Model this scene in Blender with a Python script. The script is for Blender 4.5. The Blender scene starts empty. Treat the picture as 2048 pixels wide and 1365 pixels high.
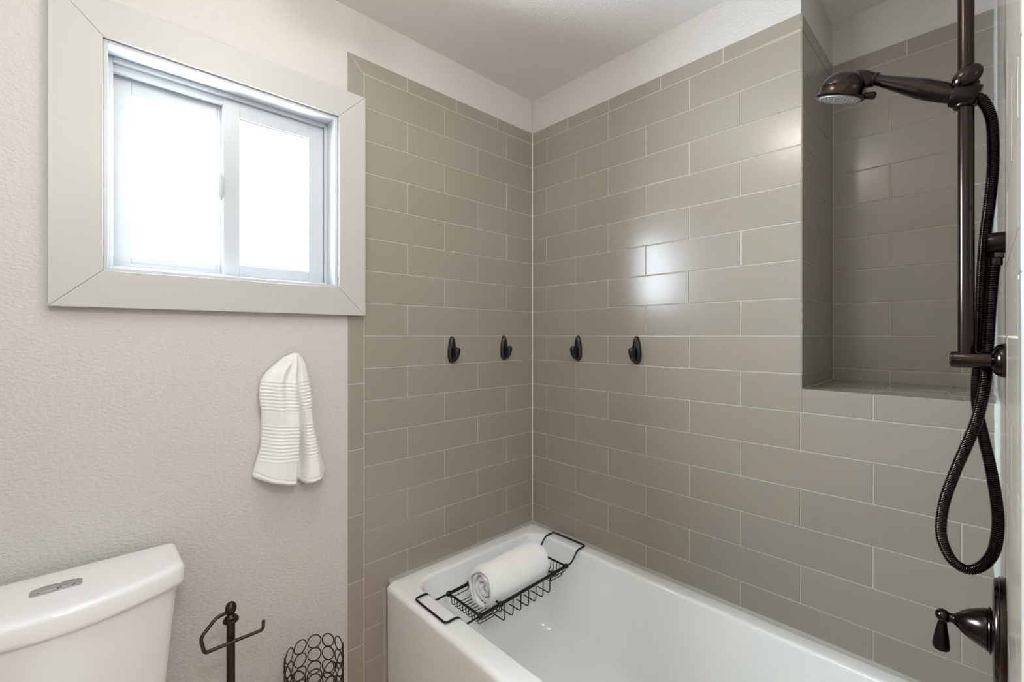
import bpy, bmesh, math, random
from mathutils import Vector, Matrix, noise

random.seed(7)
sc = bpy.context.scene
C = sc.collection

# ------------------------------------------------------------------ camera
cam_d = bpy.data.cameras.new('camera')
cam_d.sensor_width = 36.0
cam_d.lens = 899.8 / 2048 * 36.0
cam_d.shift_y = -11.5 / 2048
cam_d.clip_start = 0.005
cam = bpy.data.objects.new('camera', cam_d)
C.objects.link(cam)
cam.location = (-1.4219, -1.3674, 1.34)
cam.rotation_euler = (math.radians(90), 0, math.radians(-43.51))
sc.camera = cam

# ------------------------------------------------------------------ world, exposure, lamp levels
world = bpy.data.worlds.new('daylight')
sc.world = world
world.use_nodes = True
bg = world.node_tree.nodes['Background']
bg.inputs[0].default_value = (0.80, 0.90, 1.0, 1)
bg.inputs[1].default_value = 2.0
sc.view_settings.view_transform = 'Standard'
sc.view_settings.look = 'None'
sc.view_settings.gamma = 1.0
sc.view_settings.use_curve_mapping = False
sc.view_settings.exposure = 0.22
sc.cycles.max_bounces = 8
sc.cycles.use_light_tree = False
sc.cycles.adaptive_threshold = 0.03
sc.cycles.diffuse_bounces = 4
sc.cycles.glossy_bounces = 3

WINDOW_LEVEL = 1.8           # glow of the frosted panes themselves
CEILING_LEVEL = 40.0        # opal globes of the ceiling lamp
VANITY_LEVEL = 178.0         # opal globes over the vanity behind the camera

# daylight coming through the two frosted panes, thrown mostly forwards into the room
def daylight(x0, x1, z0, z1, y, watts):
    d = bpy.data.lights.new('window_daylight', 'AREA')
    d.shape = 'RECTANGLE'; d.size = x1 - x0; d.size_y = z1 - z0
    d.energy = watts; d.color = (0.78, 0.90, 1.0); d.spread = math.radians(136)
    o = bpy.data.objects.new('window_daylight', d)
    o.location = ((x0 + x1) / 2, y, (z0 + z1) / 2); o.rotation_euler = (math.radians(-90), 0, 0)
    C.objects.link(o)
daylight(-1.343, -1.154, 1.532, 1.933, 0.0803, 15.2)
daylight(-1.110, -0.927, 1.535, 1.938, 0.0528, 15.2)

# ------------------------------------------------------------------ materials
def lin(c):
    return tuple(((v / 255) / 12.92 if v / 255 <= 0.04045 else ((v / 255 + 0.055) / 1.055) ** 2.4) for v in c) + (1,)

def mat(name, col, rough=0.5, metal=0.0, spec=0.5, bump=None, vary=0.0, coat=0.0, emit=None, sheen=0.0, obj_vary=0.0):
    """bump = list of (kind, scale, strength, distance, stretch)"""
    m = bpy.data.materials.new(name)
    m.use_nodes = True
    nt = m.node_tree
    b = nt.nodes['Principled BSDF']
    b.inputs['Base Color'].default_value = col
    b.inputs['Roughness'].default_value = rough
    b.inputs['Metallic'].default_value = metal
    b.inputs['Specular IOR Level'].default_value = spec
    b.inputs['Coat Weight'].default_value = coat
    b.inputs['Coat Roughness'].default_value = 0.05
    if sheen:
        b.inputs['Sheen Weight'].default_value = sheen
    if emit:
        b.inputs['Emission Color'].default_value = emit[0]
        b.inputs['Emission Strength'].default_value = emit[1]
    tc = nt.nodes.new('ShaderNodeTexCoord')
    if vary or obj_vary:
        hsv = nt.nodes.new('ShaderNodeHueSaturation')
        hsv.inputs['Color'].default_value = col
        val = nt.nodes.new('ShaderNodeMath'); val.operation = 'ADD'
        val.inputs[0].default_value = 1.0
        if obj_vary:
            oi = nt.nodes.new('ShaderNodeObjectInfo')
            mr = nt.nodes.new('ShaderNodeMapRange')
            mr.inputs['To Min'].default_value = -obj_vary
            mr.inputs['To Max'].default_value = obj_vary
            nt.links.new(oi.outputs['Random'], mr.inputs['Value'])
            nt.links.new(mr.outputs[0], val.inputs[1])
        else:
            n = nt.nodes.new('ShaderNodeTexNoise')
            n.inputs['Scale'].default_value = 6.0
            n.inputs['Detail'].default_value = 4.0
            nt.links.new(tc.outputs['Object'], n.inputs['Vector'])
            mr = nt.nodes.new('ShaderNodeMapRange')
            mr.inputs['To Min'].default_value = -vary
            mr.inputs['To Max'].default_value = vary
            nt.links.new(n.outputs['Fac'], mr.inputs['Value'])
            nt.links.new(mr.outputs[0], val.inputs[1])
        nt.links.new(val.outputs[0], hsv.inputs['Value'])
        nt.links.new(hsv.outputs[0], b.inputs['Base Color'])
    prev = None
    for kind, scale, strength, dist, stretch in (bump or []):
        mp = nt.nodes.new('ShaderNodeMapping')
        mp.inputs['Scale'].default_value = stretch
        nt.links.new(tc.outputs['Object'], mp.inputs['Vector'])
        if kind == 'noise':
            t = nt.nodes.new('ShaderNodeTexNoise')
            t.inputs['Scale'].default_value = scale
            t.inputs['Detail'].default_value = 2.5
            t.inputs['Roughness'].default_value = 0.55
            out = t.outputs['Fac']
        elif kind == 'voronoi':
            t = nt.nodes.new('ShaderNodeTexVoronoi')
            t.inputs['Scale'].default_value = scale
            out = t.outputs['Distance']
        else:
            t = nt.nodes.new('ShaderNodeTexWave')
            t.inputs['Scale'].default_value = scale
            t.inputs['Distortion'].default_value = 1.0
            out = t.outputs['Fac']
        nt.links.new(mp.outputs[0], t.inputs['Vector'])
        bp = nt.nodes.new('ShaderNodeBump')
        bp.inputs['Strength'].default_value = strength
        bp.inputs['Distance'].default_value = dist
        nt.links.new(out, bp.inputs['Height'])
        if prev:
            nt.links.new(prev.outputs[0], bp.inputs['Normal'])
        prev = bp
    if prev:
        nt.links.new(prev.outputs[0], b.inputs['Normal'])
    return m

M = {}
M['paint'] = mat('wall_paint', lin((200, 196, 191)), 0.6, spec=0.3,
                 bump=[('noise', 135, 0.65, 0.0045, (0.75, 0.75, 1.3)), ('noise', 280, 0.35, 0.0015, (1, 1, 1))])
M['ceiling'] = mat('ceiling_paint', lin((228, 225, 221)), 0.75, spec=0.2,
                   bump=[('noise', 130, 0.5, 0.003, (1, 1, 1))])
M['tile'] = mat('glazed_tile', lin((148, 140, 129)), 0.215, spec=0.5, obj_vary=0.03,
                bump=[('noise', 7, 0.10, 0.003, (1, 1, 1))])
M['grout'] = mat('grout', lin((190, 182, 170)), 0.85, spec=0.2, bump=[('noise', 300, 0.3, 0.001, (1, 1, 1))])
M['caulk'] = mat('caulk', lin((196, 200, 194)), 0.45)
M['caulk_grey'] = mat('caulk_grey', lin((158, 156, 146)), 0.4)
M['trim'] = mat('trim_paint', lin((184, 182, 177)), 0.4, spec=0.4)
M['vinyl'] = mat('window_vinyl', lin((184, 188, 191)), 0.35)
M['pane'] = mat('frosted_pane', lin((240, 244, 248)), 0.4, emit=((0.97, 0.985, 1.0, 1), WINDOW_LEVEL))
M['tub'] = mat('tub_enamel', lin((242, 243, 240)), 0.10, spec=0.5, coat=0.3)
M['china'] = mat('vitreous_china', lin((238, 238, 236)), 0.08, spec=0.5, coat=0.4)
M['bronze'] = mat('oil_rubbed_bronze', lin((56, 48, 44)), 0.2, metal=1.0)
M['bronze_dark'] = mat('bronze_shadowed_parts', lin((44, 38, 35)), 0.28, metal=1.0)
M['black_wire'] = mat('dark_wire', lin((48, 43, 38)), 0.38, metal=0.7)
M['stand'] = mat('dark_bronze_wire', lin((62, 55, 50)), 0.32, metal=0.85)
M['hook'] = mat('black_gloss_plastic', lin((18, 18, 20)), 0.16, spec=0.5)
M['chrome'] = mat('chrome', lin((205, 205, 205)), 0.08, metal=1.0)
M['spray'] = mat('spray_face', lin((150, 146, 142)), 0.35)
M['nozzle'] = mat('nozzle', lin((96, 94, 92)), 0.4)
M['towel'] = mat('white_terry', lin((243, 242, 238)), 0.95, spec=0.1, sheen=0.3,
                 bump=[('noise', 420, 0.9, 0.002, (1, 1, 1)), ('noise', 900, 0.5, 0.001, (1, 1, 1))])
M['waffle'] = mat('white_ribbed_terry', lin((243, 242, 239)), 0.95, spec=0.1, sheen=0.3,
                  bump=[('noise', 330, 0.8, 0.002, (1, 1, 1))])
M['floor'] = mat('wood_floor', lin((226, 184, 154)), 0.4, vary=0.18, bump=[('noise', 40, 0.1, 0.001, (0.1, 1, 1))])
M['globe'] = mat('opal_globe_ceiling', lin((255, 250, 240)), 0.3, emit=((1.0, 0.93, 0.84, 1), CEILING_LEVEL))
M['globe_v'] = mat('opal_globe_vanity', lin((255, 250, 240)), 0.3, emit=((0.98, 0.985, 1.0, 1), VANITY_LEVEL))

# ------------------------------------------------------------------ helpers
def tag(o, label=None, cat=None, group=None, kind=None):
    if label: o['label'] = label
    if cat: o['category'] = cat
    if group: o['group'] = group
    if kind: o['kind'] = kind
    return o

def empty(name, loc, label=None, cat=None, group=None, kind=None):
    o = bpy.data.objects.new(name, None)
    o.empty_display_size = 0.05
    o.location = loc
    C.objects.link(o)
    return tag(o, label, cat, group, kind)

def put(name, verts, faces, m, parent=None, smooth=None):
    """verts are world coordinates; the object's origin is set at its parent's place or the geometry's low centre"""
    me = bpy.data.meshes.new(name)
    base = Vector((0, 0, 0))
    if parent is not None:
        base = wloc(parent)
    else:
        xs = [v[0] for v in verts]; ys = [v[1] for v in verts]; zs = [v[2] for v in verts]
        base = Vector(((min(xs) + max(xs)) / 2, (min(ys) + max(ys)) / 2, min(zs)))
    me.from_pydata([tuple(Vector(v) - base) for v in verts], [], faces)
    me.validate()
    bm = bmesh.new(); bm.from_mesh(me)
    bmesh.ops.recalc_face_normals(bm, faces=bm.faces)
    bm.to_mesh(me); bm.free()
    me.materials.append(M[m])
    if smooth is not None:
        for p in me.polygons: p.use_smooth = True
        if smooth < 180:
            me.set_sharp_from_angle(angle=math.radians(smooth))
    o = bpy.data.objects.new(name, me)
    C.objects.link(o)
    if parent is not None:
        o.parent = parent
    else:
        o.location = base
    return o

def wloc(o):
    v = Vector(o.location)
    while o.parent is not None:
        o = o.parent
        v += Vector(o.location)
    return v

class G:
    """collects geometry"""
    def __init__(s): s.v = []; s.f = []
    def add(s, v, f):
        n = len(s.v); s.v += [tuple(p) for p in v]; s.f += [tuple(i + n for i in q) for q in f]; return s
    def box(s, x0, x1, y0, y1, z0, z1):
        return s.add([(x0, y0, z0), (x1, y0, z0), (x1, y1, z0), (x0, y1, z0), (x0, y0, z1), (x1, y0, z1), (x1, y1, z1), (x0, y1, z1)],
                     [(0, 3, 2, 1), (4, 5, 6, 7), (0, 1, 5, 4), (1, 2, 6, 5), (2, 3, 7, 6), (3, 0, 4, 7)])
    def rbox(s, x0, x1, y0, y1, z0, z1, r=0.002):
        """box with chamfered edges"""
        bm = bmesh.new()
        bmesh.ops.create_cube(bm, size=1)
        for v in bm.verts:
            v.co = ((x0 + x1) / 2 + v.co.x * (x1 - x0), (y0 + y1) / 2 + v.co.y * (y1 - y0), (z0 + z1) / 2 + v.co.z * (z1 - z0))
        bmesh.ops.bevel(bm, geom=bm.edges[:], offset=r, segments=2, affect='EDGES', profile=0.5)
        bm.verts.index_update()
        s.add([v.co[:] for v in bm.verts], [[v.index for v in f.verts] for f in bm.faces])
        bm.free(); return s
    def loft(s, loops, cap0=True, cap1=True):
        n = len(loops[0]); v = []; f = []
        for l in loops: v += l
        for i in range(len(loops) - 1):
            for j in range(n):
                k = (j + 1) % n
                f.append((i * n + j, i * n + k, (i + 1) * n + k, (i + 1) * n + j))
        if cap0: f.append(tuple(range(n - 1, -1, -1)))
        if cap1: f.append(tuple((len(loops) - 1) * n + j for j in range(n)))
        return s.add(v, f)
    def tube(s, pts, r, n=8, closed=False, cap=True):
        pts = [Vector(p) for p in pts]
        R = r if isinstance(r, (list, tuple)) else [r] * len(pts)
        m = len(pts); tang = []
        for i in range(m):
            if closed: t = pts[(i + 1) % m] - pts[(i - 1) % m]
            elif i == 0: t = pts[1] - pts[0]
            elif i == m - 1: t = pts[-1] - pts[-2]
            else: t = (pts[i + 1] - pts[i]).normalized() + (pts[i] - pts[i - 1]).normalized()
            tang.append(t.normalized())
        a = Vector((0, 0, 1)) if abs(tang[0].z) < 0.9 else Vector((1, 0, 0))
        u = (a - tang[0] * a.dot(tang[0])).normalized()
        loops = []
        for i in range(m):
            u = (u - tang[i] * u.dot(tang[i])).normalized()
            w = tang[i].cross(u)
            loops.append([tuple(pts[i] + (u * math.cos(q) + w * math.sin(q)) * R[i]) for q in [2 * math.pi * k / n for k in range(n)]])
        if closed:
            loops.append(loops[0]); return s.loft(loops, False, False)
        return s.loft(loops, cap, cap)
    def lathe(s, o, axis, prof, n=32, ref=None):
        """prof: list of (radius, height along axis)"""
        o = Vector(o); ax = Vector(axis).normalized()
        a = Vector(ref) if ref else (Vector((0, 0, 1)) if abs(ax.z) < 0.9 else Vector((1, 0, 0)))
        u = (a - ax * a.dot(ax)).normalized(); w = ax.cross(u)
        loops = [[tuple(o + ax * h + (u * math.cos(q) + w * math.sin(q)) * max(r, 1e-5)) for q in [2 * math.pi * k / n for k in range(n)]] for r, h in prof]
        return s.loft(loops, True, True)
    def ellipsoid(s, c, r, n=20, m=12, rot=None):
        loops = []
        for i in range(m + 1):
            t = -math.pi / 2 + math.pi * i / m
            l = []
            for k in range(n):
                q = 2 * math.pi * k / n
                p = Vector((r[0] * max(math.cos(t), 1e-4) * math.cos(q), r[1] * max(math.cos(t), 1e-4) * math.sin(q), r[2] * math.sin(t)))
                if rot: p = rot @ p
                l.append(tuple(Vector(c) + p))
            loops.append(l)
        return s.loft(loops)
    def build(s, name, m, parent=None, smooth=None):
        return put(name, s.v, s.f, m, parent, smooth)

def fillet(pts, r, seg=5, closed=False):
    pts = [Vector(p) for p in pts]; n = len(pts); out = []
    for i, p in enumerate(pts):
        if not closed and i in (0, n - 1):
            out.append(p); continue
        a = pts[(i - 1) % n]; b = pts[(i + 1) % n]
        d0 = (a - p); d1 = (b - p)
        rr = r[i] if isinstance(r, (list, tuple)) else r
        k = min(rr, d0.length * 0.49, d1.length * 0.49)
        p0 = p + d0.normalized() * k; p1 = p + d1.normalized() * k
        for j in range(seg + 1):
            t = j / seg
            out.append(p0 * (1 - t) ** 2 + p * 2 * t * (1 - t) + p1 * t * t)
    return out

def spline(pts, per=8):
    pts = [Vector(p) for p in pts]; out = []
    for i in range(len(pts) - 1):
        p0 = pts[max(i - 1, 0)]; p1 = pts[i]; p2 = pts[i + 1]; p3 = pts[min(i + 2, len(pts) - 1)]
        for j in range(per):
            t = j / per
            out.append(0.5 * ((2 * p1) + (p2 - p0) * t + (2 * p0 - 5 * p1 + 4 * p2 - p3) * t * t + (3 * p1 - p0 - 3 * p2 + p3) * t ** 3))
    out.append(pts[-1]); return out

def interp(tab, t):
    if t <= tab[0][0]: return tab[0][1]
    for (a, va), (b, vb) in zip(tab, tab[1:]):
        if t <= b:
            return va + (vb - va) * (t - a) / (b - a)
    return tab[-1][1]

def sinterp(tab, t, w=0.016):
    return sum(interp(tab, t + k * w) * c for k, c in ((-1, 0.15), (-0.5, 0.2), (0, 0.3), (0.5, 0.2), (1, 0.15)))

def sstep(a, b, x):
    t = min(max((x - a) / (b - a), 0), 1); return t * t * (3 - 2 * t)

# ------------------------------------------------------------------ the room
Z0 = 1.338            # a grout line at eye level
P = 0.1048            # tile row pitch
TOPZ = Z0 + 8.454 * P # top of the tiling
CEIL = 2.366
RIM = 0.52            # tub rim
LEDGE = 1.193
YC = -1.3885          # tile face of the shower-fixture wall
XE = -0.8285          # outer edge of the tiling
NX = 0.36             # back of the alcove
NY = -1.021           # side of the alcove
RD = 0.003            # tile thickness in front of the plaster
WX0, WX1, WZ0, WZ1 = -1.393, -0.865, 1.484, 2.004   # window opening

tag(G().box(-1.98, 0.52, -2.72, 0.14, -0.06, 0.0).build('floor', 'floor'), kind='structure')
tag(G().box(-1.98, 0.52, -2.72, 0.14, CEIL, CEIL + 0.06).build('ceiling', 'ceiling'), kind='structure')

g = G()
g.box(-1.90, WX0, RD, 0.14, 0, CEIL); g.box(WX1, 0.0, RD, 0.14, 0, CEIL)
g.box(WX0, WX1, RD, 0.14, 0, WZ0); g.box(WX0, WX1, RD, 0.14, WZ1, CEIL)
wall_back = tag(g.build('wall_back', 'paint'), kind='structure')

g = G()
g.box(RD, 0.5, NY + RD, 0.14, 0, CEIL)
g.box(RD, 0.5, -1.50, NY + RD, 0, LEDGE - RD)
g.box(NX + RD, 0.5, -1.50, NY + RD, LEDGE - RD, CEIL)
g.box(RD, 0.5, -2.72, -1.50, 0, CEIL)
wall_right = tag(g.build('wall_right', 'paint'), kind='structure')

wall_front = tag(G().box(XE, NX + RD, -1.50, YC - RD, 0, CEIL).build('wall_front', 'paint'), kind='structure')
tag(G().rbox(XE - 0.092, XE - 0.0006, -1.505, YC - 0.0004, 0, CEIL, 0.003).build('trim_1', 'trim'), kind='structure')
tag(G().box(-1.98, -1.90, -2.72, RD, 0, CEIL).build('wall_left', 'paint'), kind='structure')
tag(G().box(-1.90, RD, -2.72, -2.64, 0, CEIL).build('wall_rear', 'paint'), kind='structure')

# grout beds behind the tiles
EPS = 0.0013
G().box(XE + 0.002, 0.0, EPS, RD, 0.0, TOPZ - 0.002).build('grout', 'grout', wall_back)
gg = G()
gg.box(EPS, RD, NY, 0.0, 0.0, TOPZ - 0.002)
gg.box(EPS, RD, YC, NY, 0.0, LEDGE - 0.002)
gg.box(EPS, NX, NY + EPS, NY + RD, LEDGE - RD, TOPZ - 0.002)
gg.box(NX + EPS, NX + RD, YC, NY, LEDGE - RD, TOPZ - 0.002)
gg.box(EPS, NX, YC, NY, LEDGE - RD, LEDGE - EPS)
gg.build('grout', 'grout', wall_right)
G().box(XE + 0.002, NX, YC - RD, YC - EPS, 0.0, TOPZ - 0.002).build('grout', 'grout', wall_front)

# ------------------------------------------------------------------ tiles
tile_cache = {}
def tile_mesh(poly, ch):
    key = (tuple((round(x, 4), round(y, 4)) for x, y in poly), ch)
    if key in tile_cache: return tile_cache[key]
    n = len(poly)
    def inset(d):
        out = []
        for i in range(n):
            p0 = Vector(poly[i - 1]); p1 = Vector(poly[i]); p2 = Vector(poly[(i + 1) % n])
            a = (p1 - p0).normalized(); b = (p2 - p1).normalized()
            na = Vector((-a.y, a.x)); nb = Vector((-b.y, b.x))
            k = d / max(1 + na.dot(nb), 0.2)
            out.append(p1 + (na + nb) * k)
        return out
    v = [(p[0], p[1], -0.0028) for p in poly] + [(p[0], p[1], -ch * 0.6) for p in poly] + \
        [(p.x, p.y, -ch * 0.15) for p in inset(ch * 0.4)] + [(p.x, p.y, 0) for p in inset(ch * 1.2)]
    f = []
    for l in range(3):
        for i in range(n):
            k = (i + 1) % n
            f.append((l * n + i, l * n + k, (l + 1) * n + k, (l + 1) * n + i))
    f.append(tuple(3 * n + i for i in range(n)))
    me = bpy.data.meshes.new('tile')
    me.from_pydata(v, [], f)
    me.materials.append(M['tile'])
    tile_cache[key] = me
    return me

GAP = 0.0026
def lay(parent, origin, u, v, n, rects, ch=0.0012, tilt=0.0016):
    """rects: (u0,u1,v0,v1) or polygons (list of points) on the plane origin + u*a + v*b, tile face along n"""
    u = Vector(u); v = Vector(v); n = Vector(n); origin = Vector(origin)
    pw = wloc(parent)
    for r in rects:
        if isinstance(r, list):
            cx = sum(p[0] for p in r) / len(r); cy = sum(p[1] for p in r) / len(r)
            poly = tuple((p[0] - cx, p[1] - cy) for p in r)
        else:
            u0, u1, v0, v1 = r
            h = GAP / 2
            cx = (u0 + u1) / 2; cy = (v0 + v1) / 2
            w2 = (u1 - u0) / 2 - h; h2 = (v1 - v0) / 2 - h
            if w2 < 0.002 or h2 < 0.002: continue
            poly = ((-w2, -h2), (w2, -h2), (w2, h2), (-w2, h2))
        me = tile_mesh(poly, ch)
        o = bpy.data.objects.new('tile', me)
        C.objects.link(o)
        o.parent = parent
        R = Matrix((u, v, n)).transposed()
        R = R @ Matrix.Rotation(random.gauss(0, tilt), 3, 'X') @ Matrix.Rotation(random.gauss(0, tilt * 0.6), 3, 'Y')
        pos = origin + u * cx + v * cy - pw
        o.matrix_local = Matrix.Translation(pos) @ R.to_4x4()

def rows(k0, k1, top=None, bottom=None):
    for k in range(k0, k1):
        a = Z0 + k * P; b = a + P
        if bottom is not None: a = max(a, bottom)
        if top is not None: b = min(b, top)
        if b - a > 0.006: yield k, a, b

def cut(u0, u1, joints):
    js = [u0] + [j for j in joints if u0 + 0.004 < j < u1 - 0.004] + [u1]
    return list(zip(js, js[1:]))

# window wall: field tiles
XF = -0.7746
rect = []
for k, a, b in rows(-8, 8):
    js = [-0.4644, -0.1551] if k % 2 else [-0.6181, -0.3083]
    rect += [(s, e, a, b) for s, e in cut(XF, -0.001, js)]
for k, a, b in rows(-13, -8, bottom=0.0):
    rect.append((XF, -0.60, a, b))
lay(wall_back, (0, 0, 0), (1, 0, 0), (0, 0, 1), (0, -1, 0), rect)
# narrow border pieces, mitred at the top corner
zt0 = Z0 + 8 * P
rect = []
zj = [Z0 - 0.151 + 0.2085 * i for i in range(-6, 5)]
zs = [0.0] + [z for z in zj if 0.01 < z < zt0 - 0.01]
for a, b in zip(zs, zs[1:]):
    rect.append((XE, XF, a, b))
h = GAP / 2
rect.append([(XE, zs[-1] + h), (XF - h, zs[-1] + h), (XF - h, zt0 - 0.0005), (XE, TOPZ - 0.0015)])
rect.append([(XF, zt0 + h), (-0.6181 - h, zt0 + h), (-0.6181 - h, TOPZ), (XE + 0.0015, TOPZ)])
for s, e in cut(-0.6181, -0.001, [-0.4101, -0.203]):
    rect.append((s, e, zt0, TOPZ + h))
lay(wall_back, (0, 0, 0), (1, 0, 0), (0, 0, 1), (0, -1, 0), rect, ch=0.0022)

# long tub wall (u runs towards the camera)
rect = []
odd = [0.0826, 0.3921, 0.7041, 1.0175, 1.330]
even = [0.2371, 0.5485, 0.8613, 1.1740]
for k, a, b in rows(-8, 8):
    js = odd if k % 2 else even
    if k >= -1:
        rect += [(s, e, a, b) for s, e in cut(0.001, -NY, js)]
    elif k == -2:
        # the row under the ledge: full tiles left of it, cut to the ledge's height beside it
        for s, e in cut(0.001, -YC, js):
            if e <= -NY:
                rect.append((s, e, a, b))
            elif s < -NY:
                q = GAP / 2
                rect.append([(s + q, a + q), (e - q, a + q), (e - q, LEDGE - 0.001), (-NY + 0.0005, LEDGE - 0.001), (-NY + 0.0005, LEDGE - 0.0009), (-NY + 0.0005, b - q), (s + q, b - q)])
            else:
                rect.append((s, e, a, LEDGE))
    else:
        rect += [(s, e, a, b) for s, e in cut(0.001, -YC, js)]
# the L-shaped tile by the ledge is laid as two pieces meeting flush
fixed = []
for r in rect:
    if isinstance(r, list):
        s, a = r[0][0] - h, r[0][1] - h; e = r[1][0] + h; b = r[-1][1] + h
        fixed.append((s, -NY + 0.0012, a, b)); fixed.append((-NY - 0.0012, e, a, LEDGE))
    else: fixed.append(r)
lay(wall_right, (0, 0, 0), (0, -1, 0), (0, 0, 1), (-1, 0, 0), fixed)
rect = [(s, e, zt0, TOPZ + h) for s, e in cut(0.001, -NY, [0.1958, 0.3958, 0.6034, 0.811])]
lay(wall_right, (0, 0, 0), (0, -1, 0), (0, 0, 1), (-1, 0, 0), rect, ch=0.0022)

# alcove side (faces the shower wall), back and ledge
rect = []
for k, a, b in rows(-2, 8, bottom=LEDGE):
    rect += [(s, e, a, b) for s, e in cut(0.0, NX, [0.155] if k % 2 else [0.309])]
for s, e in cut(0.0, NX, [0.2]): rect.append((s, e, zt0, TOPZ + h))
lay(wall_right, (0, NY, 0), (1, 0, 0), (0, 0, 1), (0, -1, 0), rect)
rect = []
for k, a, b in rows(-2, 8, bottom=LEDGE):
    rect += [(s, e, a, b) for s, e in cut(-NY, -YC, [1.1666] if k % 2 == 0 else [1.322])]
for s, e in cut(-NY, -YC, [1.205]): rect.append((s, e, zt0, TOPZ + h))
lay(wall_right, (NX, 0, 0), (0, -1, 0), (0, 0, 1), (-1, 0, 0), rect)
rect = []
for i, (a, b) in enumerate([(0.0, 0.105), (0.105, 0.21), (0.21, 0.315), (0.315, NX)]):
    rect += [(s, e, a, b) for s, e in cut(-NY, -YC, [1.173, 1.332] if i % 2 == 0 else [1.148, 1.30])]
lay(wall_right, (0, 0, LEDGE), (0, -1, 0), (1, 0, 0), (0, 0, 1), rect)

# shower-fixture wall (u runs from the tub wall towards the room)
rect = []
for k, a, b in rows(-8, 8):
    js = [0.155, 0.464, 0.7746] if k % 2 else [0.309, 0.618, 0.7746]
    lo = 0.0 if b < LEDGE + 0.01 else -NX
    js = js + ([-0.155] if k % 2 else [-0.31, 0.0])
    rect += [(s, e, a, b) for s, e in cut(lo + 0.001, -XF, sorted(js))]
for k, a, b in rows(-13, -8, bottom=0.0):
    rect.append((0.60, -XF, a, b))
for s, e in cut(-NX + 0.001, -XF, [-0.15, 0.06, 0.27, 0.48, 0.69]): rect.append((s, e, zt0, TOPZ + h))
for a, b in zip(zs, zs[1:] + [TOPZ]): rect.append((-XF, -XE, a, b))
lay(wall_front, (0, YC, 0), (-1, 0, 0), (0, 0, 1), (0, 1, 0), rect)

# caulk beads in the corners
def bead(name, parent, pts, r, m, jitter=0.0, n=6):
    pts = [Vector(p) for p in pts]
    L = []
    for a, b in zip(pts, pts[1:]):
        q = max(2, int((b - a).length / 0.012))
        L += [a + (b - a) * (i / q) for i in range(q)]
    L.append(pts[-1])
    R = [r * (1 + jitter * noise.noise(p * 11.0) + 0.5 * jitter * noise.noise(p * 37.0)) for p in L]
    return G().tube(L, R, n).build(name, m, parent, 60)
bead('caulk_bead', wall_back, [(0, -0.0, RIM + 0.01), (0, -0.0, TOPZ)], 0.0034, 'caulk', 0.25)
bead('caulk_bead', wall_front, [(0.0, YC, RIM + 0.01), (0.0, YC, LEDGE)], 0.0095, 'caulk', 0.32)
bead('caulk_bead', wall_front, [(NX, YC, LEDGE), (NX, YC, TOPZ)], 0.0075, 'caulk', 0.28)
bead('caulk_bead', wall_front, [(0.0, YC, LEDGE), (NX, YC, LEDGE)], 0.006, 'caulk', 0.6)
bead('caulk_bead', wall_right, [(NX, NY, LEDGE), (NX, NY, TOPZ)], 0.0032, 'caulk_grey', 0.3)
bead('caulk_bead', wall_right, [(0.004, NY, LEDGE), (NX, NY, LEDGE)], 0.0035, 'caulk_grey', 0.3)

# ------------------------------------------------------------------ window
win = empty('window_1', (-1.13, 0.0, WZ0), kind='structure')
CX0, CX1, CZ0, CZ1 = -1.4785, -0.781, 1.4014, 2.0885
def board(poly, y0, y1, parent, name='casing_board'):
    n = len(poly); c = 0.0016
    cx = sum(p[0] for p in poly) / n; cz = sum(p[1] for p in poly) / n
    def ins(d):
        out = []
        for i in range(n):
            p0 = Vector(poly[i - 1]); p1 = Vector(poly[i]); p2 = Vector(poly[(i + 1) % n])
            a = (p1 - p0).normalized(); b = (p2 - p1).normalized()
            na = Vector((-a.y, a.x)); nb = Vector((-b.y, b.x))
            out.append(p1 + (na + nb) * (d / (1 + na.dot(nb))))
        return out
    L = [[(p[0], y1, p[1]) for p in poly], [(p[0], y0 + 0.0009, p[1]) for p in poly], [(p.x, y0, p.y) for p in ins(0.0009)]]
    return G().loft(L).build(name, 'trim', parent)
q = 0.0003
board([(CX0, CZ0), (WX0 - q, WZ0 + q), (WX0 - q, WZ1 - q), (CX0, CZ1)][::1], -0.022, RD, win)
board([(CX1, CZ1), (WX1 + q, WZ1 - q), (WX1 + q, WZ0 + q), (CX1, CZ0)], -0.022, -0.0002, win)
board([(CX0 + q, CZ0), (CX1 - q, CZ0), (WX1, WZ0), (WX0, WZ0)], -0.022, -0.0002, win)
board([(CX0 + q, CZ1), (WX0, WZ1), (WX1, WZ1), (CX1 - q, CZ1)], -0.022, -0.0002, win)
# jamb boards lining the opening
T = 0.009
jb = [(WX0, WX0 + T, WZ0, WZ1), (WX1 - T, WX1, WZ0, WZ1), (WX0 + T, WX1 - T, WZ1 - T, WZ1), (WX0 + T, WX1 - T, WZ0, WZ0 + T)]
for a, b, c, d in jb:
    G().rbox(a, b, -0.012, 0.048, c, d, 0.0012).build('jamb_board', 'vinyl', win)
def ring(x0, x1, z0, z1, w, y0, y1, name, parent, m='vinyl'):
    """four-sided frame; w = (left, right, bottom, top) widths"""
    g = G()
    l, r, b, t = w
    g.rbox(x0, x0 + l, y0, y1, z0, z1, 0.0016); g.rbox(x1 - r, x1, y0, y1, z0, z1, 0.0016)
    g.rbox(x0 + l, x1 - r, y0 + 0.0003, y1, z0, z0 + b, 0.0012); g.rbox(x0 + l, x1 - r, y0 + 0.0003, y1, z1 - t, z1, 0.0012)
    return g.build(name, m, parent)
IX0, IX1, IZ0, IZ1 = WX0 + T, WX1 - T, WZ0 + T, WZ1 - T
ring(IX0, IX1, IZ0, IZ1, (0.010, 0.010, 0.010, 0.012), 0.040, 0.110, 'outer_frame', win)
g = G()
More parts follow.
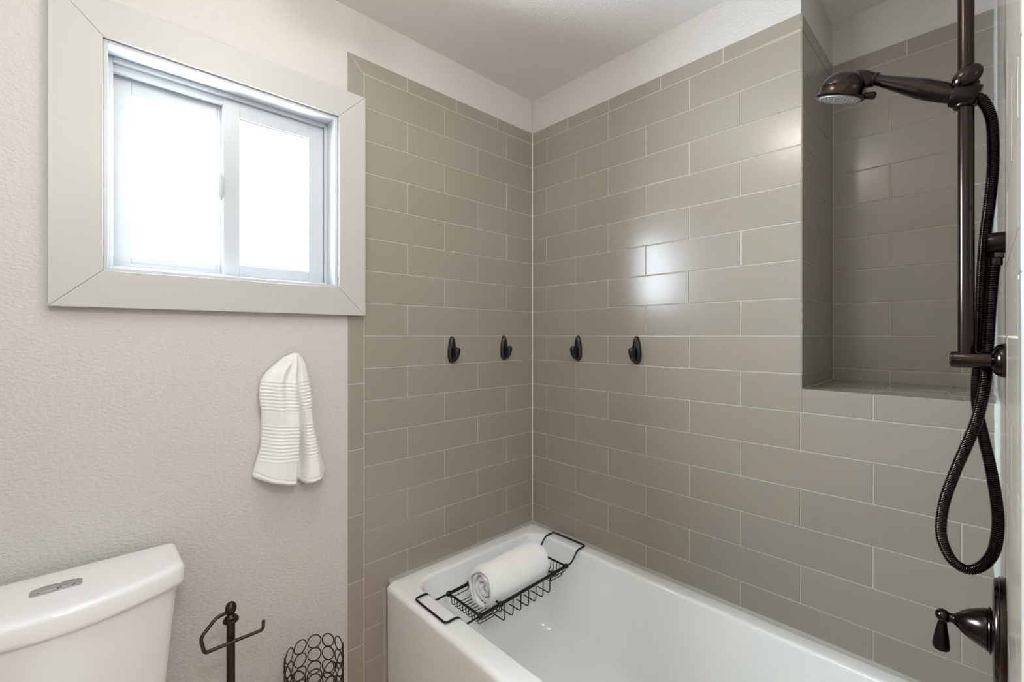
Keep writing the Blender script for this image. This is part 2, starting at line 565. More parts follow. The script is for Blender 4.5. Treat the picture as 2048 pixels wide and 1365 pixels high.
g.box(IX0 + 0.010, IX1 - 0.010, 0.052, 0.066, IZ1 - 0.030, IZ1 - 0.012)
g.box(IX0 + 0.010, IX1 - 0.010, 0.069, 0.074, IZ1 - 0.024, IZ1 - 0.012)
g.box(IX0 + 0.010, IX1 - 0.010, 0.069, 0.074, IZ0 + 0.010, IZ0 + 0.022)
g.build('sash_track', 'vinyl', win)
# fixed light on the left, set further out
fx = ring(IX0 + 0.010, -1.140, IZ0 + 0.008, IZ1 - 0.022, (0.0345, 0.02, 0.032, 0.043), 0.076, 0.100, 'fixed_sash', win)
ring(-1.3475, -1.150, 1.5275, 1.939, (0.009, 0.009, 0.009, 0.010), 0.081, 0.0995, 'glazing_bead', fx)
G().box(-1.345, -1.152, 0.088, 0.093, 1.530, 1.935).build('glass_pane', 'pane', fx)
# sliding sash on the right, nearer the room
sl = ring(-1.1515, IX1 - 0.011, IZ0 + 0.010, IZ1 - 0.016, (0.040, 0.044, 0.030, 0.040), 0.049, 0.071, 'sliding_sash', win)
ring(-1.1125, -0.9245, 1.5325, 1.9405, (0.004, 0.004, 0.004, 0.004), 0.0535, 0.071, 'glazing_bead', sl)
G().box(-1.111, -0.926, 0.058, 0.063, 1.534, 1.939).build('glass_pane', 'pane', sl)
g = G().ellipsoid((-1.158, 0.046, 1.739), (0.009, 0.010, 0.040), 16, 12)
g.box(-1.158, -1.148, 0.045, 0.055, 1.712, 1.766)
g.build('handle', 'vinyl', sl, 50)

# ------------------------------------------------------------------ bathtub
def rrect(x0, x1, y0, y1, z, r, seg=8):
    out = []
    for cx, cy, a0 in ((x1 - r, y1 - r, 0), (x0 + r, y1 - r, 90), (x0 + r, y0 + r, 180), (x1 - r, y0 + r, 270)):
        for i in range(seg + 1):
            a = math.radians(a0 + 90 * i / seg)
            out.append((cx + r * math.cos(a), cy + r * math.sin(a), z))
    return out
tub = empty('bathtub', (-0.35, -0.69, 0), 'white enamelled built-in bathtub in the grey tiled corner', 'bathtub')
TX0, TX1, TY0, TY1 = -0.7035, -0.002, YC + 0.003, -0.003
loops = [rrect(TX0 + 0.004, TX1, TY0, TY1, 0.0, 0.012)]
loops.append(rrect(TX0 + 0.002, TX1, TY0, TY1, RIM - 0.040, 0.014))
for i in range(7):
    a = math.radians(90 * i / 6)
    e = 0.017 * (1 - math.cos(a)); zz = RIM - 0.017 + 0.017 * math.sin(a)
    loops.append(rrect(TX0 + e, TX1 - e * 0.3, TY0 + e * 0.3, TY1 - e * 0.3, zz, 0.016 + e * 0.5))
BX0, BX1, BY0, BY1 = -0.628, -0.058, -1.315, -0.062
for i in range(7):
    a = math.radians(90 * i / 6)
    e = 0.012 * math.sin(a); zz = RIM - 0.012 * (1 - math.cos(a))
    loops.append(rrect(BX0 - 0.012 + e, BX1 + 0.012 - e, BY0 - 0.012 + e, BY1 + 0.012 - e, zz, 0.068))
for t in (0.15, 0.35, 0.6, 0.8):
    e = 0.062 * t
    loops.append(rrect(BX0 + e, BX1 - e, BY0 + e * 1.4, BY1 - e * 2.0, RIM - 0.012 - 0.308 * t, 0.075 + 0.04 * t))
for i in range(1, 6):
    a = math.radians(90 * i / 5)
    e = 0.0496 + 0.07 * (1 - math.cos(a)); zz = RIM - 0.26 - 0.075 * math.sin(a)
    loops.append(rrect(BX0 + e, BX1 - e, BY0 + e * 1.4, BY1 - e * 2.0, zz, 0.107 + 0.03 * (1 - math.cos(a))))
G().loft(loops).build('tub_body', 'tub', tub, 60)
def wedge(a, b, da, db, m, r=0.011):
    """sealant wedge along a-b; da, db = the two directions it spreads in"""
    a, b, da, db = map(Vector, (a, b, da, db)); n = 40; L = []
    for i in range(n + 1):
        p = a + (b - a) * (i / n); k = r * (1 + 0.25 * noise.noise(p * 9))
        L.append([tuple(p), tuple(p + da * k), tuple(p + da * k * 0.45 + db * k * 0.45), tuple(p + db * k)])
    return G().loft(L).build('caulk_bead', m, tub)
wedge((-0.690, -0.0003, RIM - 0.004), (-0.003, -0.0003, RIM - 0.004), (0, 0, 1), (0, -1, 0), 'caulk_grey', 0.0125)
wedge((-0.0003, -0.003, RIM - 0.004), (-0.0003, YC + 0.003, RIM - 0.004), (0, 0, 1), (-1, 0, 0), 'caulk_grey', 0.0135)
wedge((TX0 + 0.003, -0.0003, 0.0), (TX0 + 0.001, -0.0003, RIM - 0.012), (-1, 0, 0), (0, -1, 0), 'caulk_grey', 0.008)

# ------------------------------------------------------------------ bath caddy across the tub's near-window end
CY0, CY1 = -0.3135, -0.1505           # front and back rail
CZ = 0.489
cad = empty('bath_caddy', (-0.345, -0.232, CZ), 'dark wire bath caddy laid across the white tub, holding a rolled towel', 'bath caddy')
def sh(p):  # the caddy stands a little askew
    return (p[0], p[1] + 0.026 * (p[0] + 0.56), p[2])
X1, X2, X3, X4 = -0.553, -0.468, -0.209, -0.136
for y in (CY0, CY1):
    G().tube([sh((X1, y, CZ)), sh((X4, y, CZ))], 0.0053, 10).build('rail', 'black_wire', cad, 60)
for x in (X1, X2, X3, X4):
    G().tube([sh((x, CY0, CZ)), sh((x, CY1, CZ))], 0.0036, 8).build('crossbar', 'black_wire', cad, 60)
    for y in (CY0, CY1):
        g = G().ellipsoid(sh((x, y, CZ)), (0.0102, 0.0090, 0.0090), 12, 8)
        g.build('joint_knob', 'black_wire', cad, 60)
# end loops that hook over the rim
zr = RIM + 0.0055
lp = [(X1 + 0.01, CY0, CZ), (-0.612, CY0, CZ), (-0.640, CY0 - 0.000, zr), (-0.683, CY0, zr), (-0.683, CY1, zr), (-0.640, CY1, zr), (-0.612, CY1, CZ), (X1 + 0.01, CY1, CZ)]
G().tube([sh(p) for p in fillet(lp, 0.012, 5)], 0.0031, 8).build('end_loop', 'black_wire', cad, 60)
lp = [(X4 - 0.01, CY0, CZ), (-0.104, CY0, CZ), (-0.066, CY0, zr), (-0.0165, CY0, zr), (-0.0165, CY1, zr), (-0.066, CY1, zr), (-0.104, CY1, CZ), (X4 - 0.01, CY1, CZ)]
G().tube([sh(p) for p in fillet(lp, 0.012, 5)], 0.0031, 8).build('end_loop', 'black_wire', cad, 60)
# end trays: wires running lengthwise
def tray(xa, xb, d, n):
    for i in range(n):
        y = CY0 + (CY1 - CY0) * (i + 1) / (n + 1)
        pts = [(xa, y, CZ), (xa + 0.002, y, CZ - d * 0.95), (xb - 0.004, y, CZ - d), (xb, y, CZ)]
        G().tube([sh(p) for p in fillet(pts, 0.012, 4)], 0.0014, 6).build('wire', 'black_wire', cad, 80)
    for y, s in ((CY0, 1), (CY1, -1)):
        pts = [(xa + 0.004, y, CZ - 0.003), (xa + 0.004, y + s * 0.002, CZ - d * 0.45), (xb - 0.004, y + s * 0.002, CZ - d * 0.45), (xb - 0.004, y, CZ - 0.003)]
        G().tube([sh(p) for p in fillet(pts, 0.010, 4)], 0.0014, 6).build('wire', 'black_wire', cad, 80)
tray(X1, X2, 0.036, 10)
tray(X3, X4, 0.036, 10)
# middle cradle: wires running across
for i in range(7):
    x = X2 + (X3 - X2) * (i + 0.5) / 7
    pts = [(x, CY0, CZ), (x + 0.003, CY0 + 0.004, CZ - 0.066), (x + 0.003, CY1 - 0.004, CZ - 0.066), (x, CY1, CZ)]
    G().tube([sh(p) for p in fillet(pts, 0.014, 5)], 0.0019, 6).build('wire', 'black_wire', cad, 80)
for x in (X2 + 0.004, X3 - 0.004):
    pts = [(x, CY0, CZ), (x, CY0 + 0.003, CZ - 0.030), (x, CY1 - 0.003, CZ - 0.030), (x, CY1, CZ)]
    G().tube([sh(p) for p in fillet(pts, 0.010, 5)], 0.0017, 6).build('wire', 'black_wire', cad, 80)

# ------------------------------------------------------------------ rolled towel in the caddy
def rolled_towel():
    cx0, cx1 = -0.484, -0.199; cy, cz = -0.2275, 0.5075
    turns = 3.6; r0, r1 = 0.008, 0.0735; th = 0.0168
    NS, NL = 150, 220
    verts = []; faces = []
    def P_(s, l, side):
        a = s * turns * 2 * math.pi
        r = r0 + (r1 - r0) * s
        r += (th * 0.5 if side > 0 else -th * 0.46)
        ang = -1.9 - a + turns * 2 * math.pi
        # soft, uneven folds
        nz = noise.noise(Vector((math.cos(ang) * 1.6, math.sin(ang) * 1.6, s * 2.0 + l * 2.2)))
        r *= 1 + 0.075 * nz * (0.5 + 0.5 * s)
        xl = cx0 + (cx1 - cx0) * l
        end = 0.008 * noise.noise(Vector((math.cos(ang) * 1.3, math.sin(ang) * 1.3, s * 6.0))) + 0.012 * (1 - s) * (1 if l < .5 else -1)
        xl += end * (abs(l - 0.5) * 2) ** 6
        rib = 0.0013 * math.sin(l * (cx1 - cx0) / 0.0056 * 2 * math.pi) * (1 if side > 0 else -1)
        rr = r + rib
        edge = (abs(l - 0.5) * 2) ** 16
        rr -= side * edge * th * 0.30 + (0.010 * edge * s if s > 0.72 else 0.0)
        y = cy + rr * math.cos(ang) * 0.975
        z = cz + rr * math.sin(ang) * 0.985
        y += 0.026 * (xl + 0.34)
        return (xl, y, z)
    for side in (1, -1):
        for i in range(NS + 1):
            for j in range(NL + 1):
                verts.append(P_(i / NS, j / NL, side))
    n1 = (NS + 1) * (NL + 1)
    idx = lambda sd, i, j: sd * n1 + i * (NL + 1) + j
    for i in range(NS):
        for j in range(NL):
            faces.append((idx(0, i, j), idx(0, i, j + 1), idx(0, i + 1, j + 1), idx(0, i + 1, j)))
            faces.append((idx(1, i, j), idx(1, i + 1, j), idx(1, i + 1, j + 1), idx(1, i, j + 1)))
        for j in (0, NL):
            faces.append((idx(0, i, j), idx(0, i + 1, j), idx(1, i + 1, j), idx(1, i, j)))
    for i in (0, NS):
        for j in range(NL):
            faces.append((idx(0, i, j), idx(1, i, j), idx(1, i, j + 1), idx(0, i, j + 1)))
    o = put('rolled_towel', verts, faces, 'waffle', None, 60)
    tag(o, 'white ribbed towel rolled up and lying in the wire bath caddy', 'towel')
rolled_towel()

# ------------------------------------------------------------------ hooks
hook_src = None
def make_hook():
    t = empty('wall_hook', (0, 0, 0))
    # egg-shaped back plate, standing on the plane y = 0 and facing -y
    loops = []
    def egg(sc_, y):
        out = []
        for i in range(28):
            a = 2 * math.pi * i / 28
            z = 0.050 * math.sin(a)
            w = 0.0175 * math.copysign(abs(math.cos(a)) ** 0.78, math.cos(a)) * (1 - 0.24 * math.sin(a))
            out.append((w * sc_, y, z * (1 - (1 - sc_) * 0.45)))
        return out
    for s_, y in ((1.0, -0.0002), (1.0, -0.004), (0.96, -0.0065), (0.84, -0.0095), (0.6, -0.0118), (0.3, -0.0128), (0.05, -0.013)):
        loops.append(egg(s_, y))
    G().loft(loops).build('back_plate', 'hook', t, 60)
    path = spline([(0, -0.004, -0.036), (0, -0.017, -0.037), (0, -0.028, -0.029), (0, -0.034, -0.015), (0, -0.0365, -0.002)], 6)
    n = len(path)
    R = [0.0072 + 0.0042 * sstep(0.25, 1.0, i / (n - 1)) for i in range(n)]
    d_ = (path[-1] - path[-2]).normalized()
    for k in range(1, 7):
        q_ = math.radians(15 * k)
        path.append(path[n - 1] + d_ * 0.0118 * math.sin(q_)); R.append(max(0.0114 * math.cos(q_), 0.0003))
    G().tube(path, R, 16).build('prong', 'hook', t, 60)
    return t
hook = make_hook()
hook_used = [False]
def place_hook(loc, rz, label):
    if not hook_used[0]:
        r = hook; hook_used[0] = True
    else:
        r = hook.copy(); C.objects.link(r)
        for ch in hook.children:
            c = ch.copy(); C.objects.link(c); c.parent = r
    r.location = loc; r.rotation_euler = (0, 0, rz)
    tag(r, label, 'hook', 'black hooks on the tiled walls')
place_hook((-0.4336, 0, 1.286), 0, 'black plastic wall hook on the window wall, farther from the tiled corner')
place_hook((-0.172, 0, 1.288), 0, 'black plastic wall hook on the window wall, next to the tiled corner')
place_hook((0, -0.2533, 1.288), -math.pi / 2, 'black plastic wall hook on the long tub wall, next to the tiled corner')
place_hook((0, -0.5142, 1.287), -math.pi / 2, 'black plastic wall hook on the long tub wall, nearer the ledge alcove')
place_hook((-0.990, RD, 1.235), 0, 'black wall hook almost hidden under the hanging hand towel')
hk_ = [o for o in C.objects if o.get('label', '').startswith('black wall hook almost')][0]
hk_['group'] = 'towel hook'; hk_.scale = (0.6, 0.8, 0.6)

# ------------------------------------------------------------------ hanging hand towel
def hand_towel():
    left = [(-0.9960, 1.2905), (-1.0130, 1.2860), (-1.0452, 1.2532), (-1.0700, 1.2322), (-1.0785, 1.2019), (-1.0797, 1.1698), (-1.0748, 1.1385), (-1.0724, 1.1126), (-1.0724, 1.0629), (-1.0752, 1.0311), (-1.0851, 1.0021), (-1.0952, 0.9629)]
    right = [(-0.9870, 1.2905), (-0.9715, 1.2850), (-0.9583, 1.2555), (-0.9500, 1.2249), (-0.9421, 1.1912), (-0.9388, 1.1431), (-0.9373, 1.1024), (-0.9321, 1.0640), (-0.9238, 1.0285), (-0.9159, 0.9928), (-0.9072, 0.9603), (-0.9014, 0.9458)]
    val = [(-0.9905, 1.2905), (-0.9868, 1.2469), (-0.9882, 1.1976), (-0.9842, 1.1549), (-0.9774, 1.1145), (-0.9761, 1.0477), (-0.9774, 0.9812), (-0.9842, 0.9274)]
    tl = sorted((-z, x) for x, z in left); tr = sorted((-z, x) for x, z in right); tv = sorted((-z, x) for x, z in val)
    botl = [(0.0, 0.9590), (0.3, 0.9440), (0.7, 0.9285), (0.92, 0.9245), (1.0, 0.9330)]
    botr = [(0.0, 0.9330), (0.12, 0.9245), (0.35, 0.9215), (0.7, 0.9265), (1.0, 0.9410)]
    ZT = 1.2905
    NR, NC = 230, 84
    front = []; back = []
    def pt(i, j):
        t = i / NR; w = j / NC
        vw = 0.60
        if w <= vw:
            u = w / vw; zb = interp(botl, u)
        else:
            u = (w - vw) / (1 - vw); zb = interp(botr, u)
        zt = ZT - 0.011 * (abs(w - 0.52) * 2) ** 2
        z = zt + (zb - zt) * t
        key = -z
        xl, xv, xr = sinterp(tl, key), sinterp(tv, key), sinterp(tr, key)
        x = xl + (xv - xl) * u if w <= vw else xv + (xr - xv) * u
        # depth off the wall: two lobes with a deep fold between
        top = sstep(0.0, 0.13, t)
        if w <= vw:
            fl = sstep(-0.12, 0.42, u) ** 0.7 - (0.20 + 0.45 * sstep(0.3, 0.9, t)) * sstep(0.78, 1.0, u) ** 2
            d = 0.004 + (0.046 + 0.018 * t) * fl
            d += 0.0048 * math.sin(u * 15.0 + 0.8 + t * 1.5) * (1 - sstep(0.35, 0.62, t)) * top
        else:
            fl = (1 - sstep(0.50, 1.10, u)) ** 0.7 - (0.20 + 0.45 * sstep(0.3, 0.9, t)) * (1 - sstep(0.0, 0.30, u)) ** 2
            d = 0.004 + (0.046 + 0.018 * t) * fl
            d += 0.003 * math.sin(u * 7.0 + 1.0) * (1 - sstep(0.4, 0.7, t)) * top
        dtop = 0.014 + 0.034 * math.sqrt(max(0.0, 1 - ((w - 0.5) / 0.52) ** 2))
        d = dtop * (1 - top) + d * top
        d += 0.004 * noise.noise(Vector((x * 22, z * 16, 3.1)))
        # woven rib bands and the hem
        def ribs(z1, z0):
            return sstep(z1 + 0.003, z1 - 0.003, z) * sstep(z0 - 0.003, z0 + 0.003, z) if z1 > z0 else 0
        zz = z + 0.010 * (u - 0.5) * (1 if w <= vw else -0.3)
        band = (1 if 1.128 < zz < 1.214 else 0) + (1 if 0.995 < zz < 1.092 else 0)
        if band: d += 0.0019 * math.sin(zz / 0.0093 * 2 * math.pi)
        hem = z - zb
        if 0.010 < hem < 0.015: d -= 0.0022
        d *= 1 - 0.12 * sstep(0.006, 0.0, hem)
        return x, z, d
    verts = []; faces = []
    for i in range(NR + 1):
        for j in range(NC + 1):
            x, z, d = pt(i, j); verts.append((x, RD - d, z))
    n1 = len(verts)
    for i in range(NR + 1):
        for j in range(NC + 1):
            x, z, d = pt(i, j); verts.append((x, RD - max(0.0008, min(d - 0.012, d * 0.45)), z + 0.004 * (i == NR)))
    idx = lambda s, i, j: s * n1 + i * (NC + 1) + j
    for i in range(NR):
        for j in range(NC):
            faces.append((idx(0, i, j), idx(0, i, j + 1), idx(0, i + 1, j + 1), idx(0, i + 1, j)))
            faces.append((idx(1, i, j), idx(1, i + 1, j), idx(1, i + 1, j + 1), idx(1, i, j + 1)))
        for j in (0, NC):
            faces.append((idx(0, i, j), idx(0, i + 1, j), idx(1, i + 1, j), idx(1, i, j)))
    for j in range(NC):
        for i in (0, NR):
            faces.append((idx(0, i, j), idx(1, i, j), idx(1, i, j + 1), idx(0, i, j + 1)))
    o = put('hand_towel', verts, faces, 'towel', None, 70)
    tag(o, 'white hand towel with ribbed bands hanging on the wall below the window', 'towel')
hand_towel()

# ------------------------------------------------------------------ slide bar
FX = -0.40
bar = empty('shower_slide_bar', (FX, YC, 1.30), 'dark bronze vertical slide bar on the shower wall', 'slide bar')
BY = -1.3455
G().tube([(FX, BY, 1.296), (FX, BY, 1.985)], 0.0098, 24).build('pole', 'bronze', bar, 60)
for zc, nm in ((1.3010, 'lower'), (1.985, 'upper')):
    g = G().lathe((FX, YC + 0.0003, zc), (0, 1, 0), [(0.0262, 0), (0.0266, 0.002), (0.0255, 0.006), (0.0225, 0.010), (0.0180, 0.0132), (0.0140, 0.0150), (0.0132, 0.0152)], 36)
    g.build('wall_flange', 'bronze', bar, 50)
    g = G().lathe((FX, YC + 0.014, zc), (0, 1, 0), [(0.0132, 0), (0.0132, 0.0415), (0.0126, 0.0425), (0.0126, 0.0435), (0.0132, 0.0440), (0.0126, 0.0462), (0.0095, 0.0475), (0.0, 0.0482)], 28)
    g.build('post', 'bronze', bar, 50)
# sliding cradle
g = G()
g.lathe((FX, BY, 1.706), (0, 0, 1), [(0.0150, 0), (0.0158, 0.002), (0.0158, 0.034), (0.0150, 0.036)], 28)
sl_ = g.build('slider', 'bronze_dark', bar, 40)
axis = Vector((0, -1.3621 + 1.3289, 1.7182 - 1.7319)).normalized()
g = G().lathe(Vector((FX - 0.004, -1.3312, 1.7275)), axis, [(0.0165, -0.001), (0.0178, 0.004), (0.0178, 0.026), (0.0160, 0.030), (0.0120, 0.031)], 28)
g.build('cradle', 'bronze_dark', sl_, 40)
g = G().ellipsoid((FX - 0.0110, -1.3470, 1.7490), (0.0140, 0.0200, 0.0158), 28, 16, Matrix.Rotation(math.radians(-42), 3, Vector((1, 0, 0))))
g.build('clamp_knob', 'bronze', sl_, 60)

# ------------------------------------------------------------------ hand shower
hs = empty('hand_shower', (FX, -1.18, 1.76), 'bronze hand shower with round head resting in the slide bar cradle', 'hand shower')
c0 = Vector((FX, -1.2326, 1.7951)); c1 = Vector((FX, -1.3310, 1.7310)); dirh = (c1 - c0)
path = [c0 + dirh * t for t in [i / 24 for i in range(25)]]
RT = [(0, 0.0092), (0.08, 0.0094), (0.35, 0.0128), (0.62, 0.0160), (0.82, 0.0158), (0.95, 0.0145), (1.0, 0.0138)]
G().tube(path, [interp(RT, i / 24) for i in range(25)], 24).build('handle', 'bronze', hs, 60)
g = G()
dn = dirh.normalized()
g.lathe(c0 - dn * 0.010, dn, [(0.0088, 0), (0.0108, 0.001), (0.0112, 0.0025), (0.0095, 0.004), (0.0093, 0.005), (0.0118, 0.0065), (0.0124, 0.0085), (0.0112, 0.0105), (0.0094, 0.0115)], 28)
g.build('collar', 'bronze', hs, 50)
nrm = Vector((0.130, 0.318, -0.940)).normalized()
fc = Vector((FX, -1.1795, 1.7815))      # centre of the spray face
g = G().lathe(fc, -nrm, [(0.0335, -0.001), (0.0385, -0.0008), (0.0405, 0.0020), (0.0398, 0.0042), (0.0378, 0.0052), (0.0374, 0.0060), (0.0360, 0.0185), (0.0363, 0.0198), (0.0350, 0.0208)], 48)
g.build('head_ring', 'bronze', hs, 40)
# domed back flowing into the neck
top = fc - nrm * 0.0205
loops = []
NN = 12
neck_end = c0 - dn * 0.006
ref = Vector((0, -1, 0)); u_ = (ref - nrm * ref.dot(nrm)).normalized(); w_ = nrm.cross(u_)
g = G().lathe(top, -nrm, [(0.0352, 0), (0.0345, 0.004), (0.0322, 0.010), (0.0282, 0.0155), (0.0222, 0.0205), (0.0145, 0.0238), (0.0065, 0.0252), (0.0, 0.0255)], 48)
nk = spline([(FX, -1.183, 1.8020), (FX, -1.197, 1.8035), (FX, -1.212, 1.8025), (FX, -1.223, 1.7995), (FX, -1.2310, 1.7965)], 8)
n_ = len(nk)
g.tube(nk, [interp([(0, 0.0215), (0.25, 0.0215), (0.5, 0.0185), (0.75, 0.0140), (1, 0.0100)], i / (n_ - 1)) for i in range(n_)], 28)
g.build('head_shell', 'bronze', hs, 60)
fo = G().lathe(fc + nrm * 0.0006, -nrm, [(0.0325, -0.0015), (0.0333, 0.0005), (0.0331, 0.002)], 48).build('spray_face', 'spray', hs, 40)
g = G()
for rr, k in ((0.008, 8), (0.0155, 14), (0.023, 20), (0.0292, 26)):
    for i in range(k):
        a = 2 * math.pi * i / k
        p = fc + nrm * 0.0021 + (u_ * math.cos(a) + w_ * math.sin(a)) * rr
        g.lathe(p, nrm, [(0.0013, -0.001), (0.0012, 0.0008), (0.0007, 0.0016)], 6)
noz = g.build('nozzles', 'nozzle', fo)
noz['kind'] = 'stuff'
lv0 = fc - nrm * 0.004 + u_ * 0.032
G().tube([lv0, lv0 + u_ * 0.012, lv0 + u_ * 0.020, lv0 + u_ * 0.0225], [0.0058, 0.0060, 0.0066, 0.004], 14).build('spray_lever', 'bronze_dark', hs, 50)

# ------------------------------------------------------------------ hose, supply elbow
hp = [(-0.4, -1.3560, 1.7160), (-0.399, -1.3621, 1.7120), (-0.394, -1.3700, 1.6932), (-0.385, -1.3745, 1.6675), (-0.375, -1.3752, 1.6107), (-0.372, -1.3719, 1.5567), (-0.372, -1.3669, 1.5015), (-0.372, -1.3630, 1.4296), (-0.372, -1.3614, 1.3651), (-0.372, -1.3591, 1.3003), (-0.375, -1.3569, 1.2518), (-0.378, -1.3592, 1.2119), (-0.385, -1.3653, 1.1738), (-0.390, -1.3729, 1.1288), (-0.395, -1.3790, 1.0772), (-0.400, -1.3800, 1.0405), (-0.400, -1.3755, 1.0040), (-0.400, -1.3637, 0.9782), (-0.402, -1.3472, 0.9664), (-0.405, -1.3302, 0.9756), (-0.405, -1.3191, 1.0018), (-0.405, -1.3167, 1.0296), (-0.405, -1.3215, 1.0718), (-0.405, -1.3342, 1.1235), (-0.405, -1.3489, 1.1743), (-0.402, -1.3593, 1.2149), (-0.392, -1.3664, 1.2619), (-0.385, -1.3686, 1.3012), (-0.380, -1.3713, 1.3646), (-0.380, -1.3746, 1.4278), (-0.380, -1.3773, 1.4560)]
fine = spline(hp, 30)
# resample evenly, four samples to each metal ring
L = [0.0]
for a, b in zip(fine, fine[1:]): L.append(L[-1] + (b - a).length)
step = 0.0028 / 4
N = int(L[-1] / step); pts = []; j = 0
for i in range(N + 1):
    d = i * step
    while j < len(L) - 2 and L[j + 1] < d: j += 1
    t = (d - L[j]) / max(L[j + 1] - L[j], 1e-9)
    pts.append(fine[j] + (fine[j + 1] - fine[j]) * min(t, 1))
R = [0.0076 if i % 4 in (1, 2) else (0.0072 if i % 4 == 3 else 0.0065) for i in range(N + 1)]
hose = G().tube(pts, R, 12).build('shower_hose', 'bronze', None, 35)
tag(hose, 'ribbed bronze metal shower hose hanging in a crossed loop beside the slide bar', 'hose')

el = empty('supply_elbow', (FX + 0.02, YC, 1.4855), 'short bronze water outlet on the shower wall feeding the hose', 'pipe fitting')
ex = -0.380
g = G().lathe((ex, YC + 0.0003, 1.4855), (0, 1, 0), [(0.0168, 0), (0.0170, 0.002), (0.0165, 0.0170), (0.0150, 0.0195), (0.0, 0.0200)], 32)
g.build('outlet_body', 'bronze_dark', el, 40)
g = G().lathe((ex, YC + 0.0112, 1.4705), (0, 0, -1), [(0.0100, 0), (0.0115, 0.001), (0.0115, 0.0085), (0.0100, 0.0095)], 6)
g.build('hex_nut', 'bronze', el)
g = G().lathe((ex, YC + 0.0112, 1.4615), (0, 0, -1), [(0.0085, 0), (0.0085, 0.011), (0.0076, 0.012)], 20)
g.build('hose_end', 'bronze', el, 40)

# ------------------------------------------------------------------ shower valve
VZ = 0.880
val = empty('shower_valve', (FX, YC, VZ), 'dark bronze round shower valve plate with a lever handle', 'valve')
g = G().lathe((FX, YC + 0.0003, VZ), (0, 1, 0), [(0.0835, 0), (0.0838, 0.0025), (0.0835, 0.0065), (0.0822, 0.0072), (0.0806, 0.0080), (0.0803, 0.0100), (0.0785, 0.0122), (0.0740, 0.0134), (0.0580, 0.0140), (0.0, 0.0140)], 72)
g.build('wall_plate', 'bronze', val, 35)
g = G().lathe((FX, YC + 0.0142, VZ), (0, 1, 0), [(0.0300, 0), (0.0300, 0.0006), (0.0338, 0.0012), (0.0342, 0.0030), (0.0335, 0.0044), (0.0305, 0.0052), (0.0312, 0.0062), (0.0305, 0.0090), (0.0275, 0.0160), (0.0225, 0.0260), (0.0170, 0.0335), (0.0128, 0.0375), (0.0118, 0.0382), (0.0120, 0.0390), (0.0102, 0.0402), (0.0080, 0.0425), (0.0072, 0.0450), (0.0072, 0.0480)], 48)
bell = g.build('handle_bell', 'bronze', val, 35)
ball = Vector((FX, -1.3190, 0.8795))
g = G().ellipsoid(ball, (0.0110, 0.0100, 0.0105), 24, 14)
g.build('handle_knob', 'bronze', val, 60)
pts_ = [ball + Vector((0, 0.0005, -0.006)), ball + Vector((-0.001, 0.0010, -0.014)), ball + Vector((-0.002, 0.0015, -0.026)), ball + Vector((-0.003, 0.0020, -0.040)), ball + Vector((-0.0035, 0.0022, -0.050)), ball + Vector((-0.0035, 0.0020, -0.0555))]
pts_ = spline(pts_, 5); n_ = len(pts_)
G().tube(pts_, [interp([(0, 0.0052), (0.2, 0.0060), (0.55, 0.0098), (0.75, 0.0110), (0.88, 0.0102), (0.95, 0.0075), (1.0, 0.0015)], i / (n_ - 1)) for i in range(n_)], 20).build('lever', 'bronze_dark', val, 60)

# ------------------------------------------------------------------ toilet
TC = -1.462
toi = empty('toilet', (TC, -0.30, 0), 'white toilet with a bowed cistern lid and chrome push button below the window', 'toilet')
def dshape(w, yb, ys, bow, z, rf=0.030, rb=0.016, sc_=1.0):
    pts = [(TC - w, yb), (TC + w, yb)]
    n = 14; fr = []
    for i in range(n + 1):
        x = w - 2 * w * i / n
        fr.append((TC + x, ys - bow * (1 - (x / w) ** 2)))
    poly = [Vector((p[0], p[1], z)) for p in pts + fr]
    rr = [rb, rb, rf] + [0.004] * (n - 1) + [rf]
    # corners with enough room
    k = poly; out = []
    out = fillet(k, rr, 5, closed=True)
    return [tuple(p) for p in out]
def dsh(w, yb, ys, bow, z, inset=0.0):
    return dshape(w - inset, yb - inset, ys + inset, bow, z)
g = G()
LW, LB, LS, LBOW = 0.199, -0.020, -0.168, 0.062
LT = 0.846
g.loft([dsh(LW, LB, LS, LBOW, LT - 0.046, 0.006), dsh(LW, LB, LS, LBOW, LT - 0.042, 0.001), dsh(LW, LB, LS, LBOW, LT - 0.036, 0.0), dsh(LW, LB, LS, LBOW, LT - 0.012, 0.0),
        dsh(LW, LB, LS, LBOW, LT - 0.0075, 0.0012), dsh(LW, LB, LS, LBOW, LT - 0.004, 0.0035), dsh(LW, LB, LS, LBOW, LT - 0.0015, 0.007), dsh(LW, LB, LS, LBOW, LT - 0.0004, 0.012), dsh(LW, LB, LS, LBOW, LT + 0.0002, 0.018), dsh(LW, LB, LS, LBOW, LT + 0.001, 0.05)])
lid = g.build('cistern_lid', 'china', toi, 60)
g = G()
g.loft([dsh(0.150, -0.035, -0.120, 0.050, 0.42, 0.02), dsh(0.158, -0.032, -0.130, 0.052, 0.432), dsh(0.186, -0.026, -0.156, 0.060, LT - 0.060), dsh(0.1885, -0.0255, -0.158, 0.060, LT - 0.044)])
g.build('cistern', 'china', toi, 60)
